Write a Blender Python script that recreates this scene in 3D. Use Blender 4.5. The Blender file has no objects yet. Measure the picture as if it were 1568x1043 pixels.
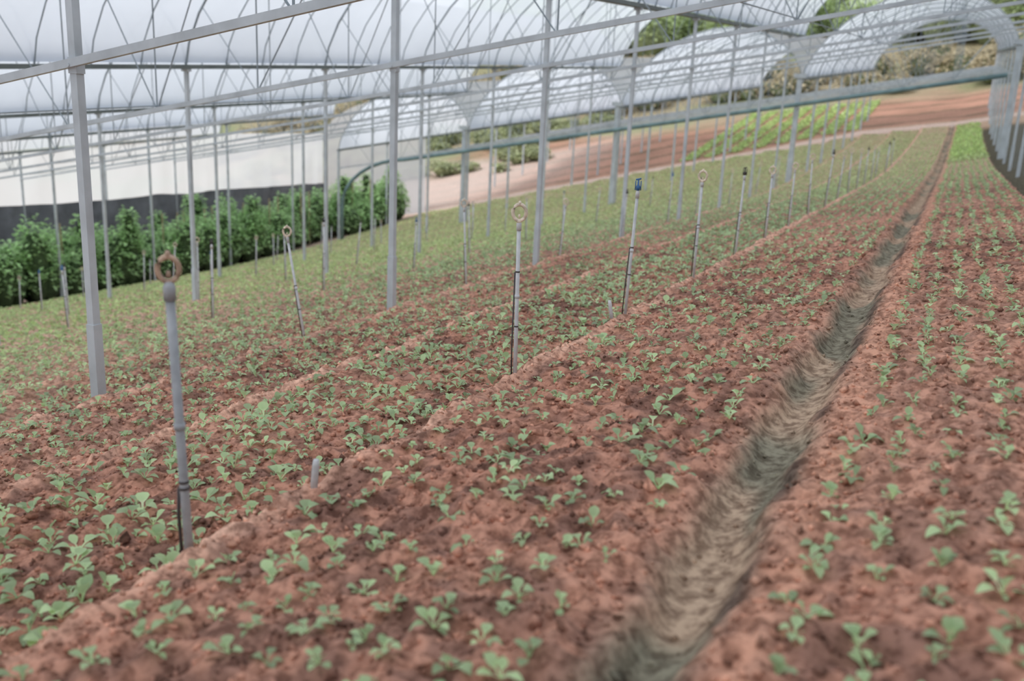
import bpy, math, numpy as np
from mathutils import Matrix, Vector
rng = np.random.default_rng(7)
scn = bpy.context.scene
try:
    scn.view_settings.view_transform = 'Standard'
    scn.view_settings.look = 'None'
except Exception: pass

# ------------------------------------------------------------------ helpers
def link(o, parent=None):
    scn.collection.objects.link(o)
    if parent is not None: o.parent = parent
    return o
def empty(name):
    o = bpy.data.objects.new(name, None); return link(o)
def mesh_np(name, V, F, mat, col=None, parent=None, smooth=False):
    me = bpy.data.meshes.new(name)
    V = np.asarray(V, dtype=np.float32); F = np.asarray(F, dtype=np.int32)
    n, k = F.shape
    me.vertices.add(len(V)); me.vertices.foreach_set('co', V.ravel())
    me.loops.add(n*k); me.loops.foreach_set('vertex_index', F.ravel())
    me.polygons.add(n)
    me.polygons.foreach_set('loop_start', np.arange(0, n*k, k, dtype=np.int32))
    me.polygons.foreach_set('loop_total', np.full(n, k, dtype=np.int32))
    if smooth: me.polygons.foreach_set('use_smooth', np.ones(n, dtype=bool))
    me.update(calc_edges=True); me.validate()
    if col is not None:
        a = me.color_attributes.new('Col', 'FLOAT_COLOR', 'POINT')
        c = np.ones((len(V), 4), dtype=np.float32); c[:, :3] = col
        a.data.foreach_set('color', c.ravel())
    me.materials.append(mat)
    o = bpy.data.objects.new(name, me)
    return link(o, parent)

class B:
    """small builder of boxes and tubes"""
    def __init__(s): s.v = []; s.f = []
    def _frame(s, d):
        d = d.normalized()
        up = Vector((0, 0, 1)) if abs(d.z) < .9 else Vector((0, 1, 0))
        a = d.cross(up).normalized(); b = a.cross(d).normalized()
        return a, b
    def box(s, p0, p1, w, h):
        p0 = Vector(p0); p1 = Vector(p1); a, b = s._frame(p1-p0)
        n = len(s.v)
        for p in (p0, p1):
            for (i, j) in ((-1, -1), (1, -1), (1, 1), (-1, 1)):
                s.v.append(tuple(p + a*i*w/2 + b*j*h/2))
        for i in range(4):
            j = (i+1) % 4
            s.f.append((n+i, n+j, n+4+j, n+4+i))
        s.f.append((n+3, n+2, n+1, n)); s.f.append((n+4, n+5, n+6, n+7))
    def tube(s, pts, r, k=6, cap=True, closed=False):
        pts = [Vector(p) for p in pts]; n = len(s.v); m = len(pts)
        rs = r if isinstance(r, (list, tuple)) else [r]*m
        for i, p in enumerate(pts):
            if closed: d = pts[(i+1) % m]-pts[i-1]
            else: d = pts[min(i+1, m-1)]-pts[max(i-1, 0)]
            a, b = s._frame(d)
            for j in range(k):
                t = 2*math.pi*j/k
                s.v.append(tuple(p + a*math.cos(t)*rs[i] + b*math.sin(t)*rs[i]))
        for i in range(m if closed else m-1):
            i2 = (i+1) % m
            for j in range(k):
                j2 = (j+1) % k
                s.f.append((n+i*k+j, n+i*k+j2, n+i2*k+j2, n+i2*k+j))
        if cap and not closed:
            s.f.append(tuple(n+j for j in range(k))[::-1])
            s.f.append(tuple(n+(m-1)*k+j for j in range(k)))
    def obj(s, name, mat, parent=None, smooth=False):
        me = bpy.data.meshes.new(name); me.from_pydata(s.v, [], s.f); me.update()
        me.materials.append(mat)
        if smooth:
            for p in me.polygons: p.use_smooth = True
        return link(bpy.data.objects.new(name, me), parent)

T = rng.random((256, 256))
def vn(x, y, sc, off=0):
    x = np.asarray(x)/sc+off*17.3+500; y = np.asarray(y)/sc+off*9.7+500
    xi = np.floor(x).astype(int); yi = np.floor(y).astype(int)
    fx = x-xi; fy = y-yi
    fx = fx*fx*(3-2*fx); fy = fy*fy*(3-2*fy)
    g = lambda a, b: T[a & 255, b & 255]
    return ((g(xi, yi)*(1-fx)+g(xi+1, yi)*fx)*(1-fy) + (g(xi, yi+1)*(1-fx)+g(xi+1, yi+1)*fx)*fy)
def sstep(a, b, x):
    t = np.clip((x-a)/(b-a), 0, 1); return t*t*(3-2*t)

# ------------------------------------------------------------------ materials
def newmat(name):
    m = bpy.data.materials.new(name); m.use_nodes = True
    nt = m.node_tree; nt.nodes.clear()
    out = nt.nodes.new('ShaderNodeOutputMaterial')
    return m, nt, out
def simple(name, col, rough=.5, metal=0, noise=0.15, scale=8, bump=0):
    m, nt, out = newmat(name)
    p = nt.nodes.new('ShaderNodeBsdfPrincipled')
    p.inputs['Roughness'].default_value = rough; p.inputs['Metallic'].default_value = metal
    tc = nt.nodes.new('ShaderNodeTexCoord'); n = nt.nodes.new('ShaderNodeTexNoise')
    n.inputs['Scale'].default_value = scale; n.inputs['Detail'].default_value = 4
    nt.links.new(tc.outputs['Object'], n.inputs['Vector'])
    r = nt.nodes.new('ShaderNodeValToRGB')
    c0 = [c*(1-noise*1.5) for c in col]; c1 = [min(1, c*(1+noise)) for c in col]
    r.color_ramp.elements[0].position = .3; r.color_ramp.elements[1].position = .7
    r.color_ramp.elements[0].color = (*c0, 1); r.color_ramp.elements[1].color = (*c1, 1)
    nt.links.new(n.outputs['Fac'], r.inputs['Fac']); nt.links.new(r.outputs['Color'], p.inputs['Base Color'])
    if bump:
        b = nt.nodes.new('ShaderNodeBump'); b.inputs['Strength'].default_value = bump
        nt.links.new(n.outputs['Fac'], b.inputs['Height']); nt.links.new(b.outputs['Normal'], p.inputs['Normal'])
    nt.links.new(p.outputs['BSDF'], out.inputs['Surface'])
    return m
def leafmat(name, trans=.3, rough=.5):
    m, nt, out = newmat(name)
    at = nt.nodes.new('ShaderNodeAttribute'); at.attribute_name = 'Col'
    p = nt.nodes.new('ShaderNodeBsdfPrincipled'); p.inputs['Roughness'].default_value = rough
    tr = nt.nodes.new('ShaderNodeBsdfTranslucent'); mx = nt.nodes.new('ShaderNodeMixShader')
    mx.inputs[0].default_value = trans
    nt.links.new(at.outputs['Color'], p.inputs['Base Color']); nt.links.new(at.outputs['Color'], tr.inputs['Color'])
    nt.links.new(p.outputs['BSDF'], mx.inputs[1]); nt.links.new(tr.outputs['BSDF'], mx.inputs[2])
    nt.links.new(mx.outputs[0], out.inputs['Surface'])
    return m
def groundmat():
    m, nt, out = newmat('soil')
    at = nt.nodes.new('ShaderNodeAttribute'); at.attribute_name = 'Col'
    p = nt.nodes.new('ShaderNodeBsdfPrincipled'); p.inputs['Roughness'].default_value = .95
    p.inputs['Specular IOR Level'].default_value = .15
    tc = nt.nodes.new('ShaderNodeTexCoord')
    n = nt.nodes.new('ShaderNodeTexNoise'); n.inputs['Scale'].default_value = 30; n.inputs['Detail'].default_value = 4
    n.inputs['Roughness'].default_value = .6
    nt.links.new(tc.outputs['Object'], n.inputs['Vector'])
    r = nt.nodes.new('ShaderNodeValToRGB')
    r.color_ramp.elements[0].position = .38; r.color_ramp.elements[1].position = .60
    r.color_ramp.elements[0].color = (.56, .51, .49, 1); r.color_ramp.elements[1].color = (1.3, 1.29, 1.28, 1)  # bump hollows darkened: crevice shade painted into the soil colour
    nt.links.new(n.outputs['Fac'], r.inputs['Fac'])
    mx = nt.nodes.new('ShaderNodeMix'); mx.data_type = 'RGBA'; mx.blend_type = 'MULTIPLY'
    mx.inputs[0].default_value = 1
    nt.links.new(at.outputs['Color'], mx.inputs[6]); nt.links.new(r.outputs['Color'], mx.inputs[7])
    nt.links.new(mx.outputs[2], p.inputs['Base Color'])
    b = nt.nodes.new('ShaderNodeBump'); b.inputs['Strength'].default_value = .7; b.inputs['Distance'].default_value = .010
    nt.links.new(n.outputs['Fac'], b.inputs['Height']); nt.links.new(b.outputs['Normal'], p.inputs['Normal'])
    nt.links.new(p.outputs['BSDF'], out.inputs['Surface'])
    return m
def filmmat(name, col, ftrans, ftl):
    m, nt, out = newmat(name)
    tp = nt.nodes.new('ShaderNodeBsdfTransparent'); tl = nt.nodes.new('ShaderNodeBsdfTranslucent'); df = nt.nodes.new('ShaderNodeBsdfDiffuse')
    tc = nt.nodes.new('ShaderNodeTexCoord'); n = nt.nodes.new('ShaderNodeTexNoise'); n.inputs['Scale'].default_value = .8
    n.inputs['Detail'].default_value = 3
    nt.links.new(tc.outputs['Object'], n.inputs['Vector'])
    r = nt.nodes.new('ShaderNodeValToRGB')
    r.color_ramp.elements[0].position = .3; r.color_ramp.elements[1].position = .7
    r.color_ramp.elements[0].color = (*[c*.94 for c in col], 1); r.color_ramp.elements[1].color = (*col, 1)
    nt.links.new(n.outputs['Fac'], r.inputs['Fac'])
    nt.links.new(r.outputs['Color'], tl.inputs['Color']); nt.links.new(r.outputs['Color'], df.inputs['Color'])
    tp.inputs['Color'].default_value = (1, 1, 1, 1)
    m1 = nt.nodes.new('ShaderNodeMixShader'); m1.inputs[0].default_value = ftl
    nt.links.new(df.outputs[0], m1.inputs[1]); nt.links.new(tl.outputs[0], m1.inputs[2])
    m2 = nt.nodes.new('ShaderNodeMixShader'); m2.inputs[0].default_value = ftrans
    nt.links.new(m1.outputs[0], m2.inputs[1]); nt.links.new(tp.outputs[0], m2.inputs[2])
    nt.links.new(m2.outputs[0], out.inputs['Surface'])
    return m

M_steel = simple('galvanized_steel', (.52, .57, .60), .5, .1, .12, 5)
M_steel_d = simple('galvanized_steel_dull', (.28, .33, .36), .55, .1, .15, 5)
M_gutter = simple('gutter_steel', (.15, .18, .175), .6, 0, .2, 3)
M_film = filmmat('greenhouse_film', (.80, .845, .915), .20, .83)
M_net = filmmat('insect_net', (.36, .42, .42), .84, .5)
M_wallfilm = filmmat('side_film', (.90, .96, 1.0), .20, .92)
M_cloth = simple('shade_cloth', (.17, .18, .20), .9, 0, .25, 2, .2)
M_pvc = simple('pvc_pipe', (.60, .61, .62), .45, 0, .12, 25)
M_pvc2 = simple('weathered_pvc_pipe', (.36, .38, .40), .5, 0, .15, 25)
M_dark = simple('black_tube', (.06, .05, .05), .5, 0, .2, 20)
M_ring = simple('sprinkler_ring_plastic', (.80, .68, .54), .5, 0, .2, 40)
M_ring2 = simple('aged_ring_plastic', (.50, .35, .25), .5, 0, .2, 40)
M_blue = simple('blue_plastic', (.05, .17, .40), .4, 0, .2, 20)
M_pipe = simple('irrigation_main_pipe', (.17, .27, .28), .5, 0, .2, 4)
M_leaf = leafmat('seedling_leaf', .38, .36)
M_leaf2 = leafmat('foliage_leaf', .38, .5)
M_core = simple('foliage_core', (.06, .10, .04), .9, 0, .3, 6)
M_core2 = simple('distant_foliage_core', (.22, .26, .14), .9, 0, .3, 2)
M_ground = groundmat()

# ------------------------------------------------------------------ terrain
FC = .350
def wobble(x, t): return (vn(x, t, 1.1, 3)-.5)*.04
def furrow(L):
    return np.exp(-np.abs((L-FC)/.085)**3)
def beddev(L):
    ph = ((L-1.52) % 1.19)/1.19
    d = np.where(L > 1.3, -.08+.12*np.clip(ph, 0, 1)**.8, .04*np.clip((L-.48)/1.04, 0, 1))
    d = np.where((L > 1.52) & (ph < .08), .04-.12*sstep(0, .08, ph), d)
    d = np.where((L > 1.3) & (L <= 1.52), .04*np.clip((L-.48)/1.04, 0, 1), d)
    q = np.minimum(ph, 1-ph)*1.19
    return d+np.where(L > 1.3, .020*np.exp(-(q/.045)**2), 0)
def macro(x, t):
    L = -np.asarray(x, float); t = np.asarray(t, float)
    Lc = np.clip(L, -10, 60)
    z = -(.79+.215*Lc)
    Lp = np.clip(L, 0, 40)
    q = .9+.05*Lp
    R = np.clip((t-20)/22, 0, 1)**1.6*q
    R = R+np.clip(t-42, 0, 18)*(.125+.0028*Lp)+np.clip(t-60, 0, 35)*(.2+.003*Lp)
    return z+R
def tpath(L): return 44.5-np.clip(L-4, 0, 25)*.72
def gz(x, t, micro=False):
    x = np.asarray(x, float); t = np.asarray(t, float); L = -x
    z = macro(x, t)
    m = sstep(-.9, -.7, L)*(1-sstep(18.9, 19.3, L))*(1-sstep(0, 1, t-tpath(L)+1))
    wob = wobble(x, t); wb2 = (vn(x, t, .13, 4)-.5)*.045
    z = z+m*(beddev(L+wob+wb2)-.085*furrow(L+wob*.8+wb2))
    z = z - .15*(L < -.72)*(t < 42)
    z = z+(vn(x, t, .5, 1)-.5)*.03
    if micro:
        f = (1-sstep(9, 22, t)*.7)*(1-.75*furrow(L+wob*.8+wb2))
        b1 = 1-np.abs(2*vn(x, t, .085, 5)-1); b2 = 1-np.abs(2*vn(x+.3, t, .042, 6)-1)
        z = z+f*((b1-.5)*.030+(b2-.5)*.020+(vn(x, t, .16, 7)-.5)*.035+(vn(x, t, .02, 8)-.5)*.007)
    return z

def axis(segs):
    out = []
    for a, b, d in segs: out.append(np.arange(a, b, d))
    out.append([segs[-1][1]]); return np.concatenate(out)
Ls = axis([(-45, -6, 2.), (-6, -1.4, .25), (-1.4, -.7, .03), (-.7, 3.2, .011), (3.2, 9, .03), (9, 21, .09), (21, 30, .4), (30, 110, 2.5)])
ts = axis([(-8, .5, .5), (.5, 5.2, .011), (5.2, 11, .03), (11, 28, .09), (28, 64, .25), (64, 130, 2.)])
LL, TT = np.meshgrid(Ls, ts, indexing='ij'); XX = -LL
ZZ = gz(XX, TT, True)
V = np.stack([XX.ravel(), TT.ravel(), ZZ.ravel()], 1)
nL, nt_ = len(Ls), len(ts)
idx = np.arange(nL*nt_).reshape(nL, nt_)
F = np.stack([idx[:-1, :-1].ravel(), idx[:-1, 1:].ravel(), idx[1:, 1:].ravel(), idx[1:, :-1].ravel()], 1)
def mixc(a, b, f): return a*(1-f[..., None])+np.array(b)*f[..., None]
def soilcol(XX, TT):
    LL = -XX
    C = np.zeros(LL.shape+(3,))+np.array((.435, .222, .155))
    wob = wobble(XX, TT); wb2 = (vn(XX, TT, .13, 4)-.5)*.045
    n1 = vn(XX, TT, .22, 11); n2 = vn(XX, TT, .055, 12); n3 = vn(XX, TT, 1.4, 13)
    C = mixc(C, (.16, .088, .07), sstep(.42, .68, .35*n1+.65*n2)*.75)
    C = mixc(C, (.56, .32, .23), sstep(.5, .85, n3)*.4)
    C = mixc(C, (.58, .42, .30), sstep(3, 9, LL)*.7)
    C = mixc(C, (.56, .43, .30), sstep(10, 26, TT)*.7)
    ph = ((LL+wob+wb2-1.52) % 1.19)
    lip = np.where(LL > 1.2, np.exp(-((np.minimum(ph, 1.19-ph))/.055)**2), 0)*(1-.5*sstep(3, 7, LL))*(.55+.45*sstep(.3, .6, vn(XX, TT, .35, 15)))
    C = mixc(C, (.72, .44, .32), lip*.85)
    lip2 = np.exp(-((LL-.18)/.06)**2)+np.exp(-((LL-.53)/.05)**2)*.4
    C = mixc(C, (.58, .31, .21), np.clip(lip2, 0, 1)*.6)
    fu = furrow(LL+wob*.8+wb2)
    C = mixc(C, (.42, .31, .22), np.clip(fu*1.3, 0, 1))
    alg = sstep(.47, .66, vn(XX, TT/2.4, .17, 21))*np.clip(fu*1.5, 0, 1)
    C = mixc(C, (.16, .175, .13), alg*.75)
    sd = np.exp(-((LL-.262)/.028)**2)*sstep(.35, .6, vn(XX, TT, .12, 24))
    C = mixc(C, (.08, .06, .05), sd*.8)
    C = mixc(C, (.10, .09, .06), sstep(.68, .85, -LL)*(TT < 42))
    return C
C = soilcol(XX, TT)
C = mixc(C, (.62, .46, .37), sstep(18.9, 19.1, LL))
tp = tpath(LL)
pathm = np.exp(-((TT-tp)/.7)**4)*(LL < 30)
bey = sstep(.0, 1.0, TT-tp-.5)
n4 = vn(XX, TT, 5, 31); n5 = vn(XX, TT, 1.3, 32)
red = np.array((.52, .29, .21)); dry = np.array((.38, .33, .22))
Cb = mixc(np.zeros_like(C)+red, (.35, .20, .14), n5*.9)
ter = sstep(.68, .9, ((TT-tp+.8*n5) % 3.1)/3.1)
Cb = mixc(Cb, (.19, .14, .09), ter*.8)
Cb = mixc(Cb, (.70, .59, .53), sstep(14, 22, LL)*sstep(.3, .7, n4)*.75)
Cb = mixc(Cb, dry, sstep(57, 63, TT+6*(n4-.5)+np.clip(LL, 0, 30)*.4))
Cb = mixc(Cb, (.28, .33, .18), sstep(.5, .75, vn(XX, TT, 3.5, 35))*sstep(56, 63, TT+np.clip(LL, 0, 30)*.4)*.8)
C = C*(1-bey[..., None])+Cb*bey[..., None]
C = mixc(C, (.72, .56, .48), np.clip(pathm, 0, 1)*.85)
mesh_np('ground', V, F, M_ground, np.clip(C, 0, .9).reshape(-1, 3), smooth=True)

# loose clods
n = 36000
ct = .5+9*rng.random(n)**1.5; cL = -.68+rng.random(n)*(3.6+ct*.5)
keep = (np.abs(cL-FC) > .1) | (rng.random(n) < .12); ct = ct[keep]; cL = cL[keep]; n = len(ct)
cs = rng.uniform(.003, .010, n)*np.where(rng.random(n) < .08, 1.9, 1)
base = np.array([(1, 0, 0), (0, 1, 0), (-1, 0, 0), (0, -1, 0), (0, 0, 1), (0, 0, -1)], float)
tri = np.array([(0, 1, 4), (1, 2, 4), (2, 3, 4), (3, 0, 4), (1, 0, 5), (2, 1, 5), (3, 2, 5), (0, 3, 5)])
off = base[None]*cs[:, None, None]*rng.uniform(.6, 1.3, (n, 6, 1))+rng.normal(0, .25, (n, 6, 3))*cs[:, None, None]
cz = gz(-cL, ct, True)
cv = np.stack([-cL, ct, cz+cs*.3], 1)[:, None]+off
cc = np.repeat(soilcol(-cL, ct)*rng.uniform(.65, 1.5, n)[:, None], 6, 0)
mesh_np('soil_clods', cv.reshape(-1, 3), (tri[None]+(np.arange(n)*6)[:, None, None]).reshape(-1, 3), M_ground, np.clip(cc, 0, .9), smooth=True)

# ------------------------------------------------------------------ leaves
def leaf_template(lod):
    if lod == 0:
        st = [(0, .035), (.38, .045), (.52, .18), (.70, .26), (.88, .19), (1.0, .03)]
        P = []; F = []
        for i, (s, w) in enumerate(st):
            for j in (-1, 0, 1): P.append((s, j*w, abs(j)*w*.4))
        for i in range(len(st)-1):
            for j in range(2):
                a = i*3+j; F.append((a, a+1, a+4, a+3))
        return np.array(P, float), np.array(F)
    P = [(.1, 0, 0), (.65, -.27, .08), (1, 0, 0), (.65, .27, .08)]
    return np.array(P, float), np.array([(0, 1, 2, 3)])
def leaves(pos, length, elev, az, droop, width, col, lod):
    P, F = leaf_template(lod)
    n = len(pos); s = P[None, :, 0]; w = P[None, :, 1]*width[:, None]; h = P[None, :, 2]*width[:, None]
    ce = np.cos(elev)[:, None]; se = np.sin(elev)[:, None]
    r = s*ce+.45*droop[:, None]*s*s*se-h*se; z = s*se-droop[:, None]*s*s*s+h*ce
    ca = np.cos(az)[:, None]; sa = np.sin(az)[:, None]; l = length[:, None]
    X = pos[:, 0, None]+l*(r*ca-w*sa); Y = pos[:, 1, None]+l*(r*sa+w*ca); Z = pos[:, 2, None]+l*z
    V = np.stack([X, Y, Z], -1).reshape(-1, 3)
    FF = (F[None]+(np.arange(n)*len(P))[:, None, None]).reshape(-1, 4)
    CC = np.repeat(col, len(P), 0)
    if lod == 0:
        k = np.tile(np.where(P[:, 0] < .45, 1.3, 1.0), n)[:, None]; CC = CC*k
    return V, FF, np.clip(CC, 0, .95)
def merge(parts):
    V = []; F = []; C = []; o = 0
    for v, f, c in parts:
        V.append(v); F.append(f+o); C.append(c); o += len(v)
    return np.concatenate(V), np.concatenate(F), np.concatenate(C)
def crop(x, t, size, base, lod, nl):
    z = gz(x, t, lod == 0)
    n = len(x); az0 = rng.random(n)*6.28
    k = np.repeat(np.arange(n), nl)
    li = np.tile(np.arange(nl), n)
    az = az0[k]+li*2.4+rng.normal(0, .3, n*nl)
    cot = (li >= nl-1) & (nl > 4)
    el = np.where(cot, .3, np.radians(rng.uniform(30, 78, n*nl)))
    ln = size[k]*np.where(cot, .6, rng.uniform(.6, 1.2, n*nl))
    dr = rng.uniform(.1, .7, n*nl); wd = rng.uniform(.75, 1.15, n*nl)
    pos = np.stack([x[k], t[k], z[k]+.001], 1)
    c = base[k]*rng.uniform(.78, 1.22, n)[k][:, None]*rng.uniform(.75, 1.25, n*nl)[:, None]
    return leaves(pos, ln, el, az, dr, wd, c, lod)

pts = []
beds = [(-.64, .12), (.53, 1.41)]+[(1.52+1.19*i+.13, 1.52+1.19*(i+1)-.10) for i in range(15)]
for bi, (a, b) in enumerate(beds):
    if bi > 3: a -= .03; b += .05
    sp_ = .110 if bi < 2 else .102
    nr = max(2, int(round((b-a)/sp_)))
    for r in range(nr+1):
        l = a+(b-a)*r/nr
        t = np.arange(max(.45, .42*l-.6)+rng.random()*.05, 44, sp_*.92)
        x = -(l+rng.normal(0, .012, len(t))); t = t+rng.normal(0, .020, len(t))
        keep = rng.random(len(t)) > (.15 if bi < 2 else .07)
        pts.append(np.stack([x, t, np.full(len(t), bi)], 1)[keep])
P = np.concatenate(pts); L = -P[:, 0]
P[:, 0] += wobble(P[:, 0], P[:, 1])
P = P[(P[:, 1] < tpath(L)-.9)]; L = -P[:, 0]; t = P[:, 1]
g = vn(P[:, 0], t, 1.7, 41)
size = .039+.012*g+rng.normal(0, .007, len(L))
size = np.where((L > 1.5) & (L < 2.8), size*1.24, size)
size = size*(1+.38*sstep(3, 7, L)+.12*sstep(10, 20, t))
size = np.clip(size, .020, .09)
base = np.tile(np.array((.46, .62, .33)), (len(L), 1))
f = sstep(4, 10, L)[:, None]; base = base*(1-f)+np.array((.55, .70, .31))*f
f = (sstep(12, 28, t)*.8)[:, None]; base = base*(1-f)+np.array((.62, .70, .36))*f
f = ((L < .2) & (t > 25))[:, None]*sstep(24, 28, t)[:, None]; base = base*(1-f)+np.array((.58, .78, .30))*f
size = np.where((L < .2) & (t > 25), size*1.9, size)
d = np.hypot(P[:, 0], t)
near = d < 9
parts = [crop(P[near, 0], t[near], size[near], base[near], 0, 6),
         crop(P[~near, 0], t[~near], size[~near]*1.12, base[~near], 1, 5)]
v, f_, c = merge(parts)
mesh_np('seedling_crop', v, f_, M_leaf, c)

# lettuce plots beyond the path
xs = []
for l in np.arange(4.6, 11.6, .9):
    tt = np.arange(tpath(l)+1.6, 58.5-.2*l, .22)
    for o in (-.2, 0, .2):
        xs.append(np.stack([-(l+o+rng.normal(0, .03, len(tt))), tt+rng.normal(0, .04, len(tt))], 1))
Q = np.concatenate(xs)
r_ = crop(Q[:, 0], Q[:, 1], np.full(len(Q), .22), np.tile((.58, .76, .30), (len(Q), 1)), 1, 6)
mesh_np('lettuce_plot', r_[0], r_[1], M_leaf, r_[2])

# tomato hedge ------------------------------------------------------
def foliage(centers, radii, n, leaf, base, var=.3):
    m = len(centers); w = (radii[:, 0]*radii[:, 2]); w = w/w.sum()
    k = rng.choice(m, n, p=w)
    d = rng.normal(size=(n, 3)); d /= np.linalg.norm(d, axis=1)[:, None]
    d[:, 2] = np.where(d[:, 2] < -.3, -d[:, 2], d[:, 2])
    rr = rng.uniform(.72, 1.12, n)[:, None]
    pos = centers[k]+d*radii[k]*rr
    az = np.arctan2(d[:, 1], d[:, 0])+rng.normal(0, .8, n)
    el = rng.uniform(-.5, .9, n)
    c = np.tile(np.array(base), (n, 1))*rng.uniform(1-var, 1+var, n)[:, None]
    return leaves(pos, leaf*rng.uniform(.7, 1.3, n), el, az, rng.uniform(.1, .5, n), rng.uniform(.9, 1.5, n), c, 1)
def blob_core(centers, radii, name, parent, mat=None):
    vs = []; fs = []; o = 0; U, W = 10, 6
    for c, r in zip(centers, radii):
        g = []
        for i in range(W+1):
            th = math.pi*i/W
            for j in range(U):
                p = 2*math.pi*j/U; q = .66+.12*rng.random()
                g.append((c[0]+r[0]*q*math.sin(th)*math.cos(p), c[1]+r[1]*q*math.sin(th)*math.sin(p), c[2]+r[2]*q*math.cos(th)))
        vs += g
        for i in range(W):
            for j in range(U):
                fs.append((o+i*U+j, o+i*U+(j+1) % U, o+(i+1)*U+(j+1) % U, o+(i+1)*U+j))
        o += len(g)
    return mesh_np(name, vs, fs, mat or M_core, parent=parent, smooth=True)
hedge = empty('tomato_hedge')
hc = []; hr = []; stk = B()
for tt in np.arange(9, 31.5, .42):
    for l in (20.0, 20.7, 21.6):
        x = -(l+rng.normal(0, .15)); h = max(.35, .74+rng.normal(0, .24)); w_ = .42+rng.normal(0, .06)
        y = tt+rng.normal(0, .12)
        if l < 20.5 and 25.3 < y < 27.5: continue
        hc.append((x, y, float(gz(x, tt))+h*.7)); hr.append((w_, w_, h))
        if rng.random() < .45:
            hc.append((x, y, float(gz(x, tt))+h*1.7)); hr.append((.2, .2, .36))
    if rng.random() < .5:
        zz = float(gz(-20.3, tt)); stk.tube([(-20.3, tt, zz), (-20.3+rng.normal(0, .08), tt, zz+1.9)], .02, 5)
hc = np.array(hc); hr = np.array(hr)
r_ = foliage(hc, hr, 60000, .13, (.46, .68, .32), .45)
mesh_np('leaves', r_[0], r_[1], M_leaf2, r_[2], parent=hedge)
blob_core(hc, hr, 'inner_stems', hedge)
stk.obj('support_stakes', simple('bamboo', (.45, .36, .22), .7), hedge)

# ------------------------------------------------------------------ greenhouse
PX = lambda i: -(4.14+5.155*(i-1))
G1 = lambda i, t: 1.31-.9*(i-1)+.0595*(t-9.45)
CH = .81
G2 = lambda i, t: 1.25-.93*(i-1)+.07*(t-27)
def archpts(i, t, G, rise, n=14):
    return [at(i, t, G, rise, .5-.5*math.cos(math.pi*j/n)) for j in range(n+1)]
def at(i, t, G, rise, s):
    x0, z0, x1, z1 = PX(i), G(i, t), PX(i+1), G(i+1, t)
    return (x0+(x1-x0)*s, t, z0+(z1-z0)*s+rise*max(0, 1-(2*s-1)**2)**.62)
def film(i, t0, t1, G, rise, name, parent, mat):
    n = 14; tsx = np.arange(t0, t1+.01, .75); V = []
    for t in tsx:
        V += [(p[0], p[1], p[2]+.03) for p in archpts(i, t, G, rise, n)]
    V = np.array(V); m = len(tsx); id_ = np.arange(m*(n+1)).reshape(m, n+1)
    F = np.stack([id_[:-1, :-1].ravel(), id_[:-1, 1:].ravel(), id_[1:, 1:].ravel(), id_[1:, :-1].ravel()], 1)
    mesh_np(name, V, F, mat, parent=parent, smooth=True)

def greenhouse(rows, ks, tend, G, rise, chord, name, postw, ribstep):
    root = empty(name)
    tk = ks
    posts = B(); sleeves = B(); gut = B(); tr = B(); ribs = B(); thin = B()
    t0, t1 = tk[0], tend
    for i in rows:
        gut.box((PX(i), t0, G(i, t0)-.02), (PX(i), t1, G(i, t1)-.02), .12, .055)
        for t in tk:
            zb = float(gz(PX(i), t)); zt = G(i, t)-.04
            posts.box((PX(i), t, zb-.1), (PX(i), t, zt), postw, postw)
            sleeves.box((PX(i), t, zb-.1), (PX(i), t, zb+.50), postw+.010, postw+.010)
            sleeves.box((PX(i), t, zt-CH-.01), (PX(i), t, zt-CH+.07), postw+.012, postw+.008)
            sleeves.tube([(PX(i), t-postw/2-.03, zt-CH+.03), (PX(i), t+postw/2+.02, zt-CH+.03)], .010, 6)
            sleeves.box((PX(i), t, zt-.04), (PX(i), t, zt), postw+.06, postw+.03)
    for i in rows[:-1]:
        film(i, t0, t1, G, rise, 'roof_film', root, M_film)
        for t in tk:
            a = (PX(i), t-.035, G(i, t)-chord); b = (PX(i+1), t-.035, G(i+1, t)-chord)
            tr.box(a, b, .028, .042)
            ribs.tube(archpts(i, t, G, rise), .015, 6)
            lerp = lambda s: (a[0]+(b[0]-a[0])*s, t, a[2]+(b[2]-a[2])*s)
            for s in (.27, .5, .73): thin.tube([lerp(s), at(i, t, G, rise, s)], .007, 5)
            for s0, s1 in ((.27, .06), (.5, .27), (.5, .73), (.73, .94)):
                thin.tube([lerp(s0), at(i, t, G, rise, s1)], .0065, 5)
        for t in np.arange(t0, t1+.01, ribstep): ribs.tube(archpts(i, t, G, rise), .009, 5)
        for s in (.27, .5, .73):
            thin.tube([tuple(Vector(at(i, t, G, rise, s))-Vector((0, 0, .03))) for t in (t0, t1)], .008, 5)
        s = .5
        f = lambda t: (PX(i)+(PX(i+1)-PX(i))*s, t, G(i, t)+(G(i+1, t)-G(i, t))*s-chord+.04)
        thin.tube([f(t0), f(t1)], .006, 5)
    posts.obj('posts', M_steel, root); sleeves.obj('post_sleeves_and_brackets', M_steel, root)
    gut.obj('gutters', M_gutter, root); tr.obj('truss_chords', M_steel, root)
    ribs.obj('roof_hoops', M_steel_d, root); thin.obj('truss_webs', M_steel_d, root)
    return root
tk1 = [3.45+3*k for k in range(-3, 8)]
greenhouse([-1, 0, 1, 2, 3, 4, 5], tk1, 27., G1, 1.7, CH, 'greenhouse', .047, .75)
tk2 = [27.+3.1*k for k in range(0, 8)]
greenhouse([0, 1, 2, 3, 4], tk2, tk2[-1], G2, 1.75, .65, 'greenhouse', .06, 1.0)

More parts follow.
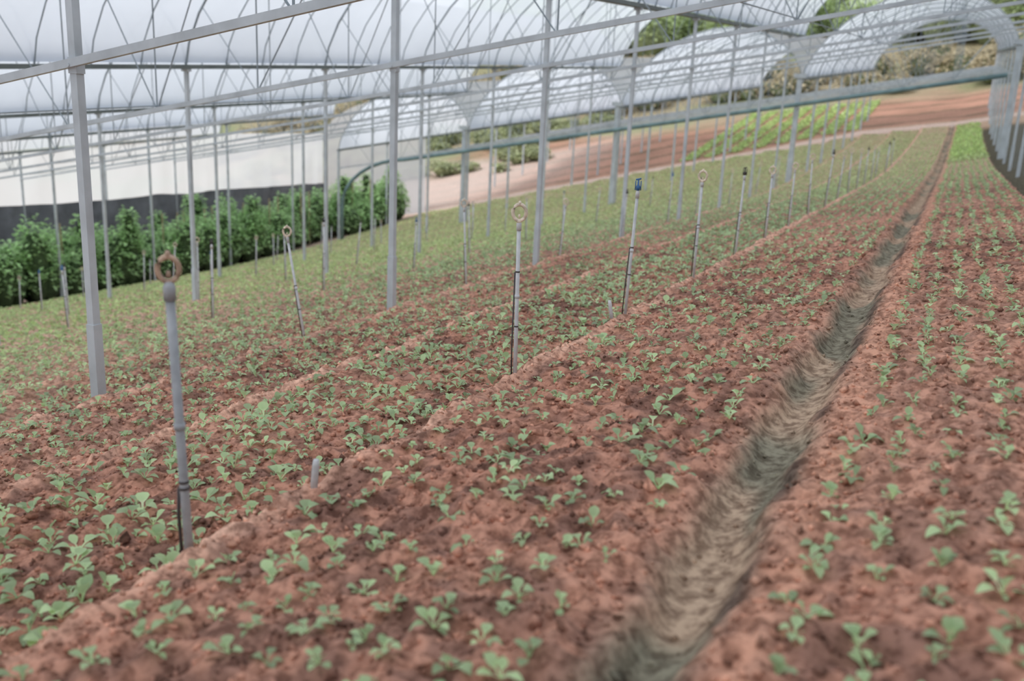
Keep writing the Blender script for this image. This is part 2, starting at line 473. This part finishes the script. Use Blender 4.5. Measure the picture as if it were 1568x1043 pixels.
# thick end posts with heads and cross pipe
ep = B()
for i in (0, 1, 2, 3):
    z = float(gz(PX(i), 26.7)); zt = G2(i, 27)
    ep.box((PX(i), 26.72, z-.1), (PX(i), 26.72, zt), .12, .12)
    ep.box((PX(i), 26.72, zt), (PX(i), 26.72, zt+.12), .30, .2)
    ep.box((PX(i), 26.72, z-.1), (PX(i), 26.72, z+.8), .15, .15)
ep.obj('end_frame_posts', M_steel)
cp = B()
zp = lambda L: .546-.18*(L-4.14)
pl = [(-L, 26.5, zp(L)) for L in (-.85, 2, 7, 12, 16.6)]
for q in np.linspace(.1, 1, 8):
    a_ = q*math.pi/2
    pl.append((-(16.6+2.5*math.sin(a_)), 26.5, zp(16.6)-.25*q-1.5*(1-math.cos(a_))))
pl.append((-19.1, 26.5, float(gz(-19.1, 26.5))))
cp.tube(pl, .06, 10)
cp.obj('irrigation_main_pipe', M_pipe, smooth=True)

xw = PX(5)
def sheet(name, mat, x, t0, t1, zt, zb, amp, n=160, m=8, vary=0):
    tsx = np.linspace(t0, t1, n); V = []
    for j in range(m+1):
        f = j/m
        top = zt(tsx)+vary*(vn(tsx, tsx*0, 1.5, 51)-.5); bot = zb(tsx)
        z = top*(1-f)+bot*f
        xx = x+amp*(vn(tsx, z*.15, .35, 52)-.5)
        V.append(np.stack([xx, tsx, z], 1))
    V = np.concatenate(V); id_ = np.arange((m+1)*n).reshape(m+1, n)
    F = np.stack([id_[:-1, :-1].ravel(), id_[:-1, 1:].ravel(), id_[1:, 1:].ravel(), id_[1:, :-1].ravel()], 1)
    return mesh_np(name, V, F, mat, smooth=True)
sheet('wall_left', M_wallfilm, xw-.06, 0, 33, lambda t: G1(5, np.minimum(t, 27))+0*t, lambda t: -3.45+0*t, .12)
sheet('shade_cloth_skirt', M_cloth, xw+.02, 0, 33, lambda t: -3.32+0*t, lambda t: gz(np.full_like(t, xw), t)-.05, .25, vary=.15)
sheet('wall_right', M_net, 1.12, 9, 48, lambda t: 1.2+.05*t, lambda t: gz(np.full_like(t, 1.12), t)-.05, .05)

gb = []
for f in np.linspace(0, 1, 12):
    x = xw+(PX(4)-xw)*f
    zt = G1(5, 27)+(G1(4, 27)-G1(5, 27))*f+1.0*max(0, 1-(2*f-1)**2)**.62
    gb.append(((x, 33, zt), (x, 33, float(gz(x, 33)))))
V = [p for q in gb for p in q]; F = [(2*i, 2*i+1, 2*i+3, 2*i+2) for i in range(11)]
mesh_np('gable_end_film', V, F, M_wallfilm)

# ------------------------------------------------------------------ sprinkler stakes
def stake(L, t, h=.72, lean=(0, 0), top='ring', r=.0085, tubef=.5, R=.030, pm=None, rm=None):
    x = -L; z = float(gz(x, t, True)); root = empty('sprinkler_stake'); root.location = (x, t, z)
    ax = lambda f, ox=0, oy=0: (lean[0]*f+ox, lean[1]*f+oy, h*f)
    a = B()
    a.tube([ax(-.06), ax(.3), ax(.88)], r, 10)
    a.tube([ax(.47), ax(.49)], r*1.25, 10)
    a.tube([ax(.86), ax(.90), ax(.915)], [r*1.3, r*1.25, r*.8], 10)
    a.obj('riser_pipe', pm or M_pvc, root, True)
    b = B(); b.tube([ax(-.03, -r*1.8, -.004), ax(.2, -r*1.9, -.004), ax(tubef, -r*1.3, -.003)], r*.4, 6)
    b.tube([ax(.30), ax(.308)], r*1.15, 8); b.tube([ax(tubef), ax(tubef+.008)], r*1.2, 8)
    b.obj('feeder_tube', M_dark, root, True)
    c = B()
    c0 = Vector(ax(.915)); u = Vector((math.cos(math.atan2(L, t)), math.sin(math.atan2(L, t)), 0))
    if top == 'ring':
        cc = c0+Vector((0, 0, R*1.1)); k_ = R/.03
        c.tube([tuple(cc+u*R*math.cos(q)*.9+Vector((0, 0, R*1.1*math.sin(q)))) for q in np.linspace(0, 2*math.pi, 17)[:-1]], .0078*k_, 7, closed=True)
        c.tube([tuple(c0-Vector((0, 0, .012))), tuple(c0+Vector((0, 0, .006)))], .010*k_, 8)
        e = cc+Vector((0, 0, R*1.1)); c.tube([tuple(e), tuple(e+Vector((0, 0, .008))), tuple(e+Vector((0, 0, .014)))], [.008*k_, .007*k_, .004], 8)
        e2 = cc-Vector((0, 0, R*.7)); c.tube([tuple(e2), tuple(e2+Vector((0, 0, .014)))], [.006, .004], 8)
        c.obj('sprinkler_head', rm or M_ring, root, True)
    else:
        c.tube([tuple(c0), tuple(c0+Vector((0, 0, .02))), tuple(c0+Vector((0, 0, .03))), tuple(c0+Vector((0, 0, .055)))], [.010, .012, .006, .005], 8)
        c.tube([tuple(c0+Vector((-.014, 0, .055))), tuple(c0+Vector((.014, 0, .062)))], .005, 6)
        c.tube([tuple(c0+u*.014), tuple(c0+u*.014+Vector((0, 0, .05)))], .003, 6)
        c.tube([tuple(c0-u*.014), tuple(c0-u*.014+Vector((0, 0, .05)))], .003, 6)
        c.obj('sprinkler_head', M_blue if top == 'blue' else M_dark, root, True)
stake(1.556, 1.53, .80, (-.02, -.01), r=.0110, tubef=.28, R=.026, pm=M_pvc2, rm=M_ring2)
stake(1.55, 3.38, .72, (-.015, 0), tubef=.62)
stake(1.51, 4.70, .74, (.02, 0), 'blue')
stake(1.52, 6.2, .72, (.0, 0))
stake(1.54, 7.64, .74, (.01, 0), 'dark')
stake(1.52, 8.85, .66)
tt = 10.2
while tt < 27:
    stake(1.53+rng.normal(0, .02), tt, .72+rng.normal(0, .03), (rng.normal(0, .015), 0), rng.choice(['ring', 'dark'])); tt += 1.5
for l, t0, st in ((4.12, 5.2, 2.4), (6.9, 7.3, 2.0), (9.5, 7.6, 2.0), (12.1, 9.6, 2.1), (14.7, 11.2, 2.1), (17.3, 12.6, 2.1)):
    tt = t0; n = 0
    while tt < 25:
        ln = (-.17, .0) if (l == 4.12 and n == 0) else ((-.06, 0) if l == 4.12 and n == 1 else (rng.normal(0, .035), rng.normal(0, .02)))
        stake(l+rng.normal(0, .05), tt, .80+rng.normal(0, .06), ln, rng.choice(['ring', 'blue', 'dark'], p=[.6, .15, .25]) if not (l == 4.12 and n < 2) else 'ring', r=.0085 if l < 5 else .011); tt += st+rng.normal(0, .15); n += 1
for (L, t, h, ln) in ((1.49, 1.93, .085, (.01, 0)), (1.53, 4.55, .09, (-.02, 0))):
    s = B(); z = float(gz(-L, t, True)); s.tube([(-L, t, z-.03), (-L+ln[0], t, z+h*.8), (-L+ln[0]*1.2, t, z+h)], [.010, .010, .008], 10)
    s.obj('pipe_stub', M_pvc, smooth=True)

# ------------------------------------------------------------------ background vegetation
bc = []; br = []
def addveg(n, Lr, tr_, size, hgt):
    for _ in range(n):
        L = rng.uniform(*Lr); t = rng.uniform(*tr_); s = rng.uniform(*size); h = s*hgt*rng.uniform(.7, 1.2)
        bc.append((-L, t, float(macro(-L, t))+h*.6)); br.append((s, s, h))
trees = empty('tree_line')
addveg(120, (-25, 80), (80, 92), (1.4, 2.8), 1.35)
tc, tr2 = np.array(bc), np.array(br)
r_ = foliage(tc, tr2, 90000, .42, (.62, .74, .42), .35); mesh_np('leaves', r_[0], r_[1], M_leaf2, r_[2], parent=trees)
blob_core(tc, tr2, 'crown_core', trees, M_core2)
tk_ = B()
for c_, r0 in zip(tc, tr2): tk_.tube([(c_[0], c_[1], float(macro(c_[0], c_[1]))-.3), (c_[0]+.1, c_[1], c_[2])], [.16, .08], 6)
tk_.obj('trunks', simple('bark', (.14, .10, .07), .9), trees)
bc = []; br = []
addveg(190, (-20, 60), (60.5, 75), (.6, 1.5), .7)
sc_, sr_ = np.array(bc), np.array(br)
shrub = empty('dry_shrubs')
r_ = foliage(sc_, sr_, 55000, .3, (.60, .53, .38), .5); mesh_np('leaves', r_[0], r_[1], M_leaf2, r_[2], parent=shrub)
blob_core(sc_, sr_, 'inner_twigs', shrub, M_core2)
bc = []; br = []
addveg(110, (20, 48), (44, 58), (.35, .9), .75)
sc_, sr_ = np.array(bc), np.array(br)
shrub = empty('hillside_bushes')
r_ = foliage(sc_, sr_, 28000, .22, (.50, .54, .32), .5); mesh_np('leaves', r_[0], r_[1], M_leaf2, r_[2], parent=shrub)
blob_core(sc_, sr_, 'inner_twigs', shrub, M_core2)

# ------------------------------------------------------------------ light, world
w = bpy.data.worlds.new('World'); scn.world = w; w.use_nodes = True
nt = w.node_tree; bg = nt.nodes['Background']
tc = nt.nodes.new('ShaderNodeTexCoord'); sp = nt.nodes.new('ShaderNodeSeparateXYZ'); rp = nt.nodes.new('ShaderNodeValToRGB')
nt.links.new(tc.outputs['Generated'], sp.inputs[0]); nt.links.new(sp.outputs['Z'], rp.inputs['Fac'])
rp.color_ramp.elements[0].color = (.85, .89, .94, 1); rp.color_ramp.elements[1].color = (.86, .91, 1, 1)
nt.links.new(rp.outputs['Color'], bg.inputs['Color']); bg.inputs['Strength'].default_value = 1.04
sun = bpy.data.lights.new('sun', 'SUN'); sun.energy = 1.8; sun.angle = math.radians(25); sun.color = (1, .97, .92)
so = link(bpy.data.objects.new('sun', sun)); so.rotation_euler = (math.radians(28), math.radians(-30), 0)

# ------------------------------------------------------------------ camera
f = 1400.
Yc = Vector((686, 318, -f)).normalized()
Zc = Vector((258, (f*f-686*258)/318, f)).normalized()
Zc = (Zc-Yc*Zc.dot(Yc)).normalized(); Xc = Yc.cross(Zc)
R = Matrix((Xc, Yc, Zc))
cam = bpy.data.cameras.new('camera'); co = link(bpy.data.objects.new('camera', cam))
co.matrix_world = R.to_4x4()
cam.sensor_width = 36; cam.lens = f/1568*36; cam.clip_start = .05; cam.clip_end = 500
cam.dof.use_dof = True; cam.dof.focus_distance = 3.9; cam.dof.aperture_fstop = 2.1
scn.camera = co
